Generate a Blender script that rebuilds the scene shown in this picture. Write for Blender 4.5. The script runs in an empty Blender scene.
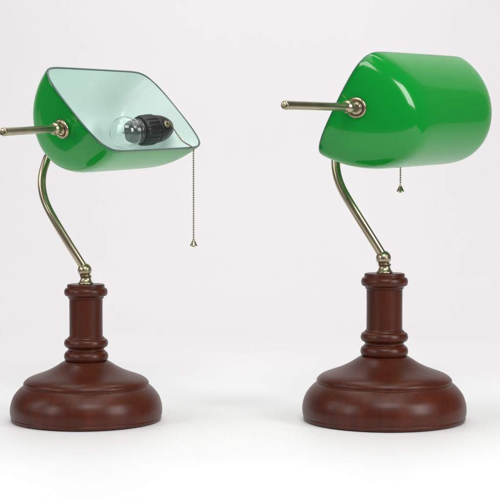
import bpy, bmesh, math, random
from mathutils import Vector, Matrix
random.seed(4)
S = bpy.context.scene
COL = S.collection
CM = 0.01

# ---------------------------------------------------------------- camera
cam = bpy.data.cameras.new('camera')
cam.sensor_width = 36; cam.lens = 111.49
cam.clip_start = 0.05; cam.clip_end = 60
co = bpy.data.objects.new('camera', cam); COL.objects.link(co)
co.location = (0, -1.70, 0.2652)
co.rotation_euler = (math.radians(90 - 2.6016), 0, 0)
S.camera = co

# ---------------------------------------------------------------- world + studio lamps
w = bpy.data.worlds.new('World'); S.world = w; w.use_nodes = True
bg = w.node_tree.nodes['Background']
bg.inputs[0].default_value = (1.0, 0.985, 0.985, 1); bg.inputs[1].default_value = 0.12
S.view_settings.view_transform = 'Standard'; S.view_settings.look = 'None'
S.view_settings.exposure = 0.0; S.view_settings.gamma = 1.0

def softbox(name, loc, target, sx, sy, power, col=(1, 1, 1)):
    l = bpy.data.lights.new(name, 'AREA'); l.shape = 'RECTANGLE'
    l.size = sx; l.size_y = sy; l.energy = power; l.color = col
    o = bpy.data.objects.new(name, l); COL.objects.link(o)
    o.location = loc
    o.rotation_euler = (Vector(target) - Vector(loc)).to_track_quat('-Z', 'Y').to_euler()
    return o
softbox('softbox_overhead', (0.0, -0.2, 2.3), (0, 0.1, 0), 2.0, 2.0, 25)
softbox('softbox_side', (-1.45, -1.1, 0.80), (0, 0, 0.2), 0.4, 0.7, 7)
softbox('softbox_side', (1.45, -1.15, 0.85), (0, 0, 0.2), 0.6, 0.9, 18)
softbox('softbox_strip', (-1.5, -0.2, 0.85), (-0.2, -0.05, 0.33), 0.3, 0.9, 3.5)
softbox('softbox_front', (0.25, -1.9, 2.0), (0, 0, 0.25), 1.3, .9, 29)
softbox('softbox_backdrop', (0.0, 0.7, 2.2), (0, 2.2, 0.4), 2.4, 0.5, 17.5)

# ---------------------------------------------------------------- materials
def mat(name):
    m = bpy.data.materials.new(name); m.use_nodes = True
    nt = m.node_tree
    return m, nt, nt.nodes['Principled BSDF'], nt.nodes['Material Output']

def noise(nt, scale, detail=4, stretch=None, rough=.55):
    tc = nt.nodes.new('ShaderNodeTexCoord'); mp = nt.nodes.new('ShaderNodeMapping')
    if stretch: mp.inputs['Scale'].default_value = stretch
    n = nt.nodes.new('ShaderNodeTexNoise'); n.inputs['Scale'].default_value = scale
    n.inputs['Detail'].default_value = detail; n.inputs['Roughness'].default_value = rough
    nt.links.new(tc.outputs['Object'], mp.inputs[0]); nt.links.new(mp.outputs[0], n.inputs['Vector'])
    return n
def ramp(nt, src, stops):
    r = nt.nodes.new('ShaderNodeValToRGB'); e = r.color_ramp.elements
    e[0].position, e[0].color = stops[0]; e[1].position, e[1].color = stops[-1]
    for p, c in stops[1:-1]:
        k = e.new(p); k.color = c
    nt.links.new(src, r.inputs[0]); return r

def m_backdrop():
    m, nt, b, out = mat('white studio paper')
    b.inputs['Roughness'].default_value = .55
    n = noise(nt, 3, 3)
    r = ramp(nt, n.outputs[0], [(.3, (.785, .772, .779, 1)), (.7, (.80, .789, .796, 1))])
    nt.links.new(r.outputs[0], b.inputs['Base Color'])
    return m

def m_wood():
    m, nt, b, out = mat('mahogany stained turned wood')
    n = noise(nt, 90, 8, (1, 1, .12), .7)
    r = ramp(nt, n.outputs[0], [(.28, (.046, .0066, .0020, 1)), (.5, (.068, .0108, .0028, 1)), (.75, (.094, .0158, .0042, 1))])
    n2 = noise(nt, 9, 3)
    mx = nt.nodes.new('ShaderNodeMix'); mx.data_type = 'RGBA'; mx.blend_type = 'MULTIPLY'
    r2 = ramp(nt, n2.outputs[0], [(.3, (.72, .62, .62, 1)), (.7, (1.1, 1.05, 1, 1))])
    mx.inputs[0].default_value = .45
    nt.links.new(r.outputs[0], mx.inputs[6]); nt.links.new(r2.outputs[0], mx.inputs[7])
    nt.links.new(mx.outputs[2], b.inputs['Base Color'])
    n3 = noise(nt, 60, 5, (1, 1, .3))
    rr = nt.nodes.new('ShaderNodeMapRange'); rr.inputs[3].default_value = .29; rr.inputs[4].default_value = .40
    nt.links.new(n3.outputs[0], rr.inputs[0]); nt.links.new(rr.outputs[0], b.inputs['Roughness'])
    b.inputs['Specular IOR Level'].default_value = .32
    bp = nt.nodes.new('ShaderNodeBump'); bp.inputs['Strength'].default_value = .05; bp.inputs['Distance'].default_value = .0006
    nt.links.new(n3.outputs[0], bp.inputs['Height']); nt.links.new(bp.outputs[0], b.inputs['Normal'])
    return m

def m_metal(name, c1, c2, rough, metallic=1.0):
    m, nt, b, out = mat(name)
    n = noise(nt, 55, 4)
    r = ramp(nt, n.outputs[0], [(.3, c1 + (1,)), (.7, c2 + (1,))])
    nt.links.new(r.outputs[0], b.inputs['Base Color'])
    b.inputs['Metallic'].default_value = metallic
    rr = nt.nodes.new('ShaderNodeMapRange'); rr.inputs[3].default_value = rough - .03; rr.inputs[4].default_value = rough + .06
    nt.links.new(n.outputs[0], rr.inputs[0]); nt.links.new(rr.outputs[0], b.inputs['Roughness'])
    return m

def m_glass_layer(name, base, trans, tw, rough, coat):
    m, nt, b, out = mat(name)
    n = noise(nt, 12, 3)
    r = ramp(nt, n.outputs[0], [(.3, tuple(x * .93 for x in base) + (1,)), (.7, tuple(base) + (1,))])
    nt.links.new(r.outputs[0], b.inputs['Base Color'])
    b.inputs['Roughness'].default_value = rough
    b.inputs['IOR'].default_value = 1.5
    b.inputs['Coat Weight'].default_value = coat; b.inputs['Coat Roughness'].default_value = .04
    t = nt.nodes.new('ShaderNodeBsdfTranslucent'); t.inputs[0].default_value = tuple(trans) + (1,)
    mx = nt.nodes.new('ShaderNodeMixShader'); mx.inputs[0].default_value = tw
    nt.links.new(b.outputs[0], mx.inputs[1]); nt.links.new(t.outputs[0], mx.inputs[2])
    nt.links.new(mx.outputs[0], out.inputs[0])
    return m

def m_clear():
    m, nt, b, out = mat('clear bulb glass')
    b.inputs['Base Color'].default_value = (.97, 1, .99, 1)
    b.inputs['Transmission Weight'].default_value = 1
    b.inputs['Roughness'].default_value = .01; b.inputs['IOR'].default_value = 1.45
    return m

def m_plain(name, col, rough, spec=.5):
    m, nt, b, out = mat(name)
    n = noise(nt, 70, 4)
    r = ramp(nt, n.outputs[0], [(.3, tuple(x * .8 for x in col) + (1,)), (.7, tuple(col) + (1,))])
    nt.links.new(r.outputs[0], b.inputs['Base Color'])
    b.inputs['Roughness'].default_value = rough; b.inputs['Specular IOR Level'].default_value = spec
    return m

PAPER = m_backdrop()
WOOD = m_wood()
BRASS = m_metal('antique brass', (.40, .345, .225), (.50, .435, .30), .27)
DARKBRASS = m_metal('dark antique brass', (.26, .20, .13), (.38, .31, .20), .22)
STEEL = m_metal('brushed steel', (.10, .10, .10), (.16, .16, .16), .28)
GREEN = m_glass_layer('green cased glass', (.0010, .20, .032), (.008, .90, .17), .44, .15, .8)
MINT = m_glass_layer('white inner glass with green light tint', (.84, .965, .95), (.85, .98, .95), .12, .2, .2)  # mint tint of light through the green glass is put into this colour
EDGE = m_plain('ground glass edge', (.07, .13, .11), .2)
BLACK = m_plain('black bakelite', (.006, .006, .007), .42)
FELT = m_plain('dark felt', (.02, .015, .013), .95, .1)
CLEAR = m_clear()

# ---------------------------------------------------------------- helpers
def link(name, me, mats, parent=None, smooth=True):
    for m in (mats if isinstance(mats, (list, tuple)) else [mats]): me.materials.append(m)
    if smooth:
        for p in me.polygons: p.use_smooth = True
    o = bpy.data.objects.new(name, me); COL.objects.link(o)
    if parent: o.parent = parent
    return o
def from_bm(name, bm, mats, parent=None, smooth=True):
    bmesh.ops.recalc_face_normals(bm, faces=bm.faces)
    me = bpy.data.meshes.new(name); bm.to_mesh(me); bm.free()
    return link(name, me, mats, parent, smooth)

def catmull(pts, n):
    P = [Vector(p) for p in pts]; P = [2 * P[0] - P[1]] + P + [2 * P[-1] - P[-2]]
    out = []
    for i in range(1, len(P) - 2):
        for k in range(n):
            t = k / n; a, b, c, d = P[i - 1], P[i], P[i + 1], P[i + 2]
            out.append(.5 * ((2 * b) + (c - a) * t + (2 * a - 5 * b + 4 * c - d) * t * t + (3 * b - a - 3 * c + d) * t ** 3))
    out.append(P[-2]); return out

def lathe(bm, prof, frame=Matrix(), seg=96, rmod=None):
    """prof: (r, z) cm, revolved about the local z of frame (metres)."""
    rings = []
    for i, (r, z) in enumerate(prof):
        if r < 1e-5:
            rings.append([bm.verts.new(frame @ Vector((0, 0, z * CM)))])
        else:
            ring = []
            for k in range(seg):
                a = 2 * math.pi * k / seg
                rr = r * (rmod(i, a, z) if rmod else 1)
                ring.append(bm.verts.new(frame @ Vector((rr * CM * math.cos(a), rr * CM * math.sin(a), z * CM))))
            rings.append(ring)
    for a, b in zip(rings, rings[1:]):
        for k in range(seg):
            k2 = (k + 1) % seg
            if len(a) == 1 and len(b) == 1: continue
            if len(a) == 1: bm.faces.new((a[0], b[k], b[k2]))
            elif len(b) == 1: bm.faces.new((a[k], b[0], a[k2]))
            else: bm.faces.new((a[k], b[k], b[k2], a[k2]))

def smooth_prof(pts, n=5):
    """Round a profile; a point given as (r, z, 1) is kept sharp."""
    out = []; run = []
    for p in pts:
        run.append((p[0], 0, p[1]))
        if len(p) == 3:
            if len(run) > 1:
                c = catmull(run, n); out += [(v.x, v.z) for v in c]
            else: out.append((p[0], p[1]))
            run = [(p[0], 0, p[1])]
    if len(run) > 1: out += [(v.x, v.z) for v in catmull(run, n)]
    res = []
    for r, z in out:
        r = max(r, 0)
        if not res or abs(res[-1][0] - r) + abs(res[-1][1] - z) > 1e-4: res.append((r, z))
    return res

def axis_frame(origin, direction):
    q = Vector(direction).normalized().to_track_quat('Z', 'Y')
    return Matrix.Translation(Vector(origin) * CM) @ q.to_matrix().to_4x4()

def tube(bm, pts, r, seg=28, rads=None):
    P = [Vector(p) * CM for p in pts]; n = len(P)
    T = [(P[min(i + 1, n - 1)] - P[max(i - 1, 0)]).normalized() for i in range(n)]
    up = T[0].orthogonal().normalized(); rings = []
    for i in range(n):
        up = (up - T[i] * up.dot(T[i])).normalized(); side = T[i].cross(up)
        rr = (rads[i] if rads else r) * CM
        rings.append([bm.verts.new(P[i] + rr * (math.cos(2 * math.pi * k / seg) * up + math.sin(2 * math.pi * k / seg) * side)) for k in range(seg)])
    for a, b in zip(rings, rings[1:]):
        for k in range(seg): bm.faces.new((a[k], a[(k + 1) % seg], b[(k + 1) % seg], b[k]))
    bm.faces.new(rings[0]); bm.faces.new(list(reversed(rings[-1])))

def ball(bm, c, r, u=12, v=8):
    bmesh.ops.create_uvsphere(bm, u_segments=u, v_segments=v, radius=r * CM, matrix=Matrix.Translation(Vector(c) * CM))

# ---------------------------------------------------------------- backdrop: one sheet, table top sweeping up into the wall
bm = bmesh.new()
prof = [(-0.54, 0), (-0.25, 0), (0.0, 0), (0.3, 0), (0.6, 0), (0.9, 0)]  # front edge cut short so the shades' near ends reflect dark surroundings
for k in range(1, 25):
    a = k / 24 * math.pi / 2
    prof.append((0.9 + 1.3 * math.sin(a), 1.3 - 1.3 * math.cos(a)))
prof.append((2.2, 3.2))
def sheet_row(y):                                   # front of sheet narrowed to keep its pale reflection off the shades' end caps
    f = min(max((y - 0.0) / 0.9, 0), 1); a = -0.62 - 1.9 * f; b = 0.90 + 1.6 * f
    return [a + (b - a) * i / 12 for i in range(13)]
grid = [[bm.verts.new((x, y, z)) for x in sheet_row(y)] for y, z in prof]
for a, b in zip(grid, grid[1:]):
    for k in range(12): bm.faces.new((a[k], a[k + 1], b[k + 1], b[k]))
bd = from_bm('backdrop', bm, PAPER); bd['kind'] = 'structure'

# ---------------------------------------------------------------- lamp pieces (all in cm, lamp frame: base centre on the table)
BASE = [(0, .06), (7.9, .06, 1), (8.10, .09), (8.19, .15), (8.25, .26), (8.27, .40), (8.23, .48, 1), (8.27, .54), (8.33, .7), (8.36, .95), (8.36, 1.4), (8.27, 1.95), (8.02, 2.65), (7.6, 3.25), (7.15, 3.70), (6.92, 3.84, 1),
        (6.86, 3.90), (6.87, 3.97, 1), (6.90, 4.06), (6.86, 4.24), (6.68, 4.47), (6.32, 4.72), (5.8, 4.94), (5.1, 5.18), (4.4, 5.45), (3.75, 5.76), (3.2, 6.08), (2.78, 6.36), (2.42, 6.58, 1), (0, 6.58)]
COLUMN = [(0, 6.58), (2.12, 6.58, 1), (2.30, 6.66), (2.42, 6.95), (2.42, 7.2), (2.32, 7.48), (2.16, 7.62, 1), (2.10, 7.70), (1.98, 7.80), (2.0, 7.95), (2.08, 8.08, 1),
          (2.28, 8.16), (2.40, 8.40), (2.41, 8.62), (2.30, 8.92), (2.06, 9.06, 1), (2.02, 9.14), (1.98, 9.2, 1), (1.86, 9.30), (1.83, 9.5), (1.82, 11.4), (1.83, 13.3), (1.86, 13.42), (1.95, 13.5, 1), (1.96, 13.62), (2.05, 13.72, 1),
          (2.28, 13.82), (2.37, 14.08), (2.37, 14.3), (2.26, 14.56), (2.06, 14.66, 1), (2.05, 14.72, 1), (2.06, 14.86), (2.02, 15.0), (1.9, 15.05, 1), (0, 15.05)]
SPOOL = [(0, 15.05), (.80, 15.05, 1), (.84, 15.12), (.80, 15.22), (.68, 15.38), (.60, 15.55), (.58, 15.72), (.64, 15.86), (.70, 15.92, 1), (.62, 15.98), (.5, 16.05), (0, 16.1)]
ARM = [(-.12, 0, 16.72), (-.48, 0, 17.3), (-1.26, 0, 18.55), (-2.11, .1, 19.9), (-2.98, .25, 21.3), (-3.76, .5, 22.6), (-4.37, .8, 23.75), (-4.75, 1.0, 24.85), (-4.93, 1.2, 26.0),
       (-4.88, 1.4, 27.1), (-4.62, 1.7, 28.2), (-4.25, 2.2, 29.2)]

L, R, C0, RW, PP, QQ, WR, KT = 26.0, 5.8455, .01, 7.58, 11.5, 2.9, 1.9315, .186
END = L / 2 * (1 - KT * WR / 6)      # where the shade's end wall meets the rod's axis
TH = .20      # wall thickness

def rim_arc(p, q, n):
    """points (s, r) of |s|^p + r^q = 1 from s=1 round to s=-1, evenly spaced (r counted double)."""
    M = 4000; pts = []
    for i in range(M + 1):
        t = i / M * math.pi
        s = math.copysign(abs(math.cos(t)) ** (2 / p), math.cos(t)); r = abs(math.sin(t)) ** (2 / q)
        pts.append((s, r))
    cum = [0]
    for a, b in zip(pts, pts[1:]):
        cum.append(cum[-1] + math.hypot((b[0] - a[0]) * L / 2, (b[1] - a[1]) * R))
    out = []; j = 0
    for i in range(n + 1):
        d = cum[-1] * i / n
        while j < M - 1 and cum[j + 1] < d: j += 1
        f = 0 if cum[j + 1] == cum[j] else (d - cum[j]) / (cum[j + 1] - cum[j])
        out.append((pts[j][0] + f * (pts[j + 1][0] - pts[j][0]), pts[j][1] + f * (pts[j + 1][1] - pts[j][1])))
    return out

def make_shade(to):
    bm = bmesh.new(); NS, NT = 110, 56
    arc = rim_arc(PP, QQ, NS)
    def surf(off):
        l, r_, rw = L / 2 - off, R - off, RW - off
        V = []
        for i, (s, r) in enumerate(arc):
            row = []
            for k in range(NT + 1):
                t = math.pi * k / NT
                W = (C0 if 0 < k < NT else 0) + r * rw * math.sin(t)
                row.append(bm.verts.new(to(s * l * (1 - KT * W / 6), r * r_ * math.cos(t), W)))
            V.append(row)
        return V
    for idx, off in ((0, 0), (1, TH)):
        V = surf(off)
        if idx == 0: outer = V
        else: inner = V
        for a, b in zip(V, V[1:]):
            for k in range(NT):
                f = bm.faces.new((a[k], a[k + 1], b[k + 1], b[k])); f.material_index = idx
    # rim strip, slightly proud and rounded
    def rimloop(V): return [V[i][0] for i in range(NS + 1)] + [V[i][NT] for i in range(NS, -1, -1)]
    ro, ri = rimloop(outer), rimloop(inner)
    mid = []
    n = to(0, 0, -1) - to(0, 0, 0); n.normalize()
    for a, b in zip(ro, ri): mid.append(bm.verts.new((a.co + b.co) / 2 + n * .0011))
    m1 = [bm.verts.new(a.co * .85 + m.co * .15 + n * .0008) for a, m in zip(ro, mid)]
    m2 = [bm.verts.new(a.co * .85 + m.co * .15 + n * .0008) for a, m in zip(ri, mid)]
    N = len(ro)
    for A, B in ((ro, m1), (m1, mid), (mid, m2), (m2, ri)):
        for i in range(N):
            j = (i + 1) % N
            f = bm.faces.new((A[i], A[j], B[j], B[i])); f.material_index = 2
    bmesh.ops.remove_doubles(bm, verts=bm.verts, dist=.00002)
    return bm

def make_lamp(x0, scale, phi, tau, th, cen, vs, rod_off, rod_tip, tail, hang, labels):
    root = bpy.data.objects.new('desk_lamp', None); COL.objects.link(root)
    root.location = (x0, 0, 0); root.scale = (scale,) * 3; root.empty_display_size = .05
    root['label'] = labels; root['category'] = 'lamp'; root['group'] = 'matching green glass desk lamps'
    # shade frame
    u = Vector((math.cos(phi) * math.cos(tau), math.sin(phi) * math.cos(tau), math.sin(tau)))
    e2 = Vector((math.sin(phi), -math.cos(phi), 0)); e1 = -u.cross(e2)
    if e1.z > 0: e1 = -e1
    v = math.cos(th) * e1 + math.sin(th) * e2; n = math.cos(th) * e2 - math.sin(th) * e1
    cen = Vector(cen)
    def F(s, vv, ww): return cen + s * u + vv * v - (ww - WR) * n      # cm
    def Fm(s, vv, ww): return F(s, vv, ww) * CM
    # base, column
    def part(name, prof, m, **k):
        bm = bmesh.new(); lathe(bm, smooth_prof(prof), **k); return from_bm(name, bm, m, root)
    base = part('base', BASE, WOOD, seg=160)
    bm = bmesh.new(); lathe(bm, [(0, 0), (7.8, 0), (7.85, .02), (7.85, .055), (0, .055)], seg=96); from_bm('felt_pad', bm, FELT, base)
    part('column', COLUMN, WOOD, seg=128)
    part('spool', SPOOL, BRASS, seg=64)
    bm = bmesh.new(); ball(bm, (-.12, 0, 16.58), .77, 40, 24)
    lathe(bm, smooth_prof([(0, 0), (.2, 0, 1), (.22, .06), (.1, .12), (0, .12)]), axis_frame((.1, -.68, 16.62), (.28, -1, .05)), 20)
    from_bm('ball_joint', bm, BRASS, root)
    # arm
    pts = catmull(ARM + [tuple(F(*p)) for p in tail], 10)
    bm = bmesh.new(); tube(bm, pts, .45, 36); from_bm('arm', bm, BRASS, root)
    # shade
    shade = from_bm('shade', make_shade(Fm), [GREEN, MINT, EDGE], root)
    sl = L / 2 * KT / 6                                                # the end walls lean outwards towards the rim
    # near end: washer, ferrule and rod; far end: washer and nut round the arm's end
    ov, ow = rod_off
    start = F(-END + .1, ov, ow); d = (F(*rod_tip) - start).normalized()
    fr = axis_frame(start, d)
    fw = axis_frame(start, -u - sl * n)
    bm = bmesh.new(); lathe(bm, smooth_prof([(.70, -.1, 1), (.94, 0, 1), (1.02, .14), (1.0, .34), (.88, .46), (.76, .44), (.70, .30, 1), (.62, .12), (0, .10)]), fw, 56)
    from_bm('washer', bm, BRASS, shade)
    bm = bmesh.new(); lathe(bm, smooth_prof([(0, .1), (.72, .1, 1), (.72, .24, 1), (.62, .3, 1), (.62, .46, 1), (.48, .52), (.42, .66), (0, .66)]), fw, 40)
    from_bm('nut', bm, BRASS, shade)
    e = (F(*rod_tip) - start).length
    bm = bmesh.new()
    lathe(bm, smooth_prof([(0, .55), (.36, .55, 1), (.38, .75), (.50, .95), (.63, 1.25), (.66, 1.5), (.60, 1.78), (.47, 2.0), (.42, 2.2, 1), (.385, 2.6), (.38, 4.5), (.39, e - 2), (.41, e - .5), (.41, e - .22), (.35, e - .06), (.18, e), (0, e)]), fr, 48)
    from_bm('handle_rod', bm, BRASS, root)
    fr = axis_frame(F(END - .04, 0, WR), u - sl * n)
    bm = bmesh.new(); lathe(bm, smooth_prof([(0, 0), (1.05, 0, 1), (1.12, .14), (1.08, .28), (.8, .36, 1), (.7, .36, 1), (.68, .8), (.6, .95, 1), (0, .95)]), fr, 48)
    from_bm('washer', bm, BRASS, shade)
    # socket
    a, b = F(10.5, 1.5 * vs, 1.4), F(6.29, .59 * vs, 2.98)
    ax = (b - a).normalized(); ln = (b - a).length
    fr = axis_frame(a, ax)
    bm = bmesh.new()
    def rib(i, ang, z):
        return 1 + (.022 * math.cos(ang * 22) if 2.5 < z < 4.3 else 0)
    lathe(bm, smooth_prof([(0, -.2), (.7, -.2, 1), (.95, 0), (1.25, .5), (1.5, 1.2), (1.6, 1.9, 1), (1.6, 2.15), (1.5, 2.28, 1), (1.5, 2.34, 1), (1.68, 2.45), (1.74, 2.8), (1.74, 3.4), (1.72, 4.0), (1.62, 4.35), (1.45, ln - .1), (1.3, ln, 1), (1.18, ln - .02, 1), (1.15, ln - .6), (0, ln - .6)]), fr, 132, rib)
    sock = from_bm('socket', bm, BLACK, root)
    bm = bmesh.new(); tube(bm, catmull([F(12.2, 0, WR), F(11.6, .3 * vs, WR - .1), F(10.9, 1.2 * vs, 1.55), a + ax * .2], 8), .42, 20)
    from_bm('socket_stem', bm, BRASS, sock)
    # chain outlet on the socket flank facing the rim
    side = (v * vs * .35 + n * .9); side = (side - ax * side.dot(ax)).normalized()
    q0 = a + ax * 1.5 + side * 1.45
    bm = bmesh.new(); lathe(bm, smooth_prof([(0, 0), (.42, 0, 1), (.42, .25, 1), (.24, .3), (.22, .7, 1), (.1, .7, 1), (0, .66)]), axis_frame(q0, side), 24)
    from_bm('chain_outlet', bm, BRASS, sock)
    q1 = q0 + side * .7
    # bulb: steel screw cap and stem dome inside a small clear globe
    bm = bmesh.new(); fb = axis_frame(a + ax * (ln - .55), ax)
    lathe(bm, smooth_prof([(0, 0), (1.16, 0, 1), (1.16, .5), (1.42, .56, 1), (1.45, .66), (1.40, .74, 1), (1.33, .76, 1), (1.37, 1.0), (1.34, 1.35), (1.16, 1.8), (.8, 2.14), (.28, 2.32, 1), (.26, 2.48), (.15, 2.56), (0, 2.58)]), fb, 48)
    bulb = from_bm('bulb', bm, STEEL, root)
    rg = 1.86; cz = 2.35
    pr = []
    for k in range(0, 29):
        an = math.pi * k / 28 * .76
        pr.append((rg * math.sin(an), cz + rg * math.cos(an)))
    pr += [(1.44, 1.0), (1.43, .84)]
    inn = [(max(r - .05, 0), z - (.05 if i < 10 else 0)) for i, (r, z) in enumerate(pr)]
    bm = bmesh.new(); lathe(bm, pr + inn[::-1], fb, 64)
    from_bm('glass_globe', bm, CLEAR, bulb)
    # pull chain: outlet -> over the rim -> plumb down
    sx, hz = hang
    rim = F(sx, (R - TH / 2) * vs, -.24)
    top_in = F(sx + .3, (R - 1.2) * vs, .25)
    drop = rim + Vector(((R * .0), 0, 0)) + (v * vs) * .32 + n * .05
    path = catmull([q1, q1 * .65 + top_in * .35 - Vector((0, 0, .12)), q1 * .2 + top_in * .8 - Vector((0, 0, .15)), top_in, rim, drop, drop + Vector((0, 0, -.6)), Vector((drop.x, drop.y, drop.z - 2)), Vector((drop.x, drop.y, hz))], 24)
    bm = bmesh.new(); acc = 0; last = path[0]; step = .262
    ball(bm, last, .115, 10, 7)
    for p in path[1:]:
        seg = (p - last).length
        while acc + seg >= step:
            f = (step - acc) / seg; last = last.lerp(p, f); seg = (p - last).length; acc = 0
            ball(bm, last, .105, 10, 7)
        acc += seg; last = p
    tube(bm, path[::4] + [path[-1]], .03, 6)
    chain = from_bm('pull_chain', bm, DARKBRASS, root)
    bm = bmesh.new(); lathe(bm, smooth_prof([(0, 0), (.13, 0, 1), (.15, -.15), (.22, -.26, 1), (.25, -.32), (.38, -.6), (.42, -.68, 1), (.40, -.74), (.16, -.78, 1), (.14, -.84), (0, -.88)]), Matrix.Translation(Vector((drop.x, drop.y, hz)) * CM), 28)
    from_bm('chain_knob', bm, BRASS, chain)
    return root

K = .0011044752719
tailL = [(0, -2.1, 9.7), (4, -.8, 9.2), (9, -.2, 8.4), (12.8, 0, 6.4), (14.1, 0, 4.2), (13.9, 0, 2.6), (13.1, 0, WR), (12.3, 0, WR)]
tailR = [(-1.6, -4.9, -2.4), (3, -4.5, -2.1), (9, -4.0, -1.5), (13.6, -2.6, -.6), (14.4, -1.2, .7), (14.0, -.25, 1.7), (13.1, 0, WR), (12.3, 0, WR)]
make_lamp(-163.5 * K, 1.0, 1.1845, .0396, .7053, (3.36, -.02, 32.907), 1, (.6, 2.25), (-23.3, .52, 2.73), tailL, (8.1, 19.75),
          'green glass desk lamp with its shade turned open, showing white lining, bulb and black socket')
make_lamp(134 * K, 1.08, 1.0172, .0406, 2.6183, (2.786, 1.49, 31.26), -1, (.65, 1.65), (-24.4, .43, .81), tailR, (7.5, 24.0),
          'green glass desk lamp with closed side of its shade facing us, hiding bulb and socket')
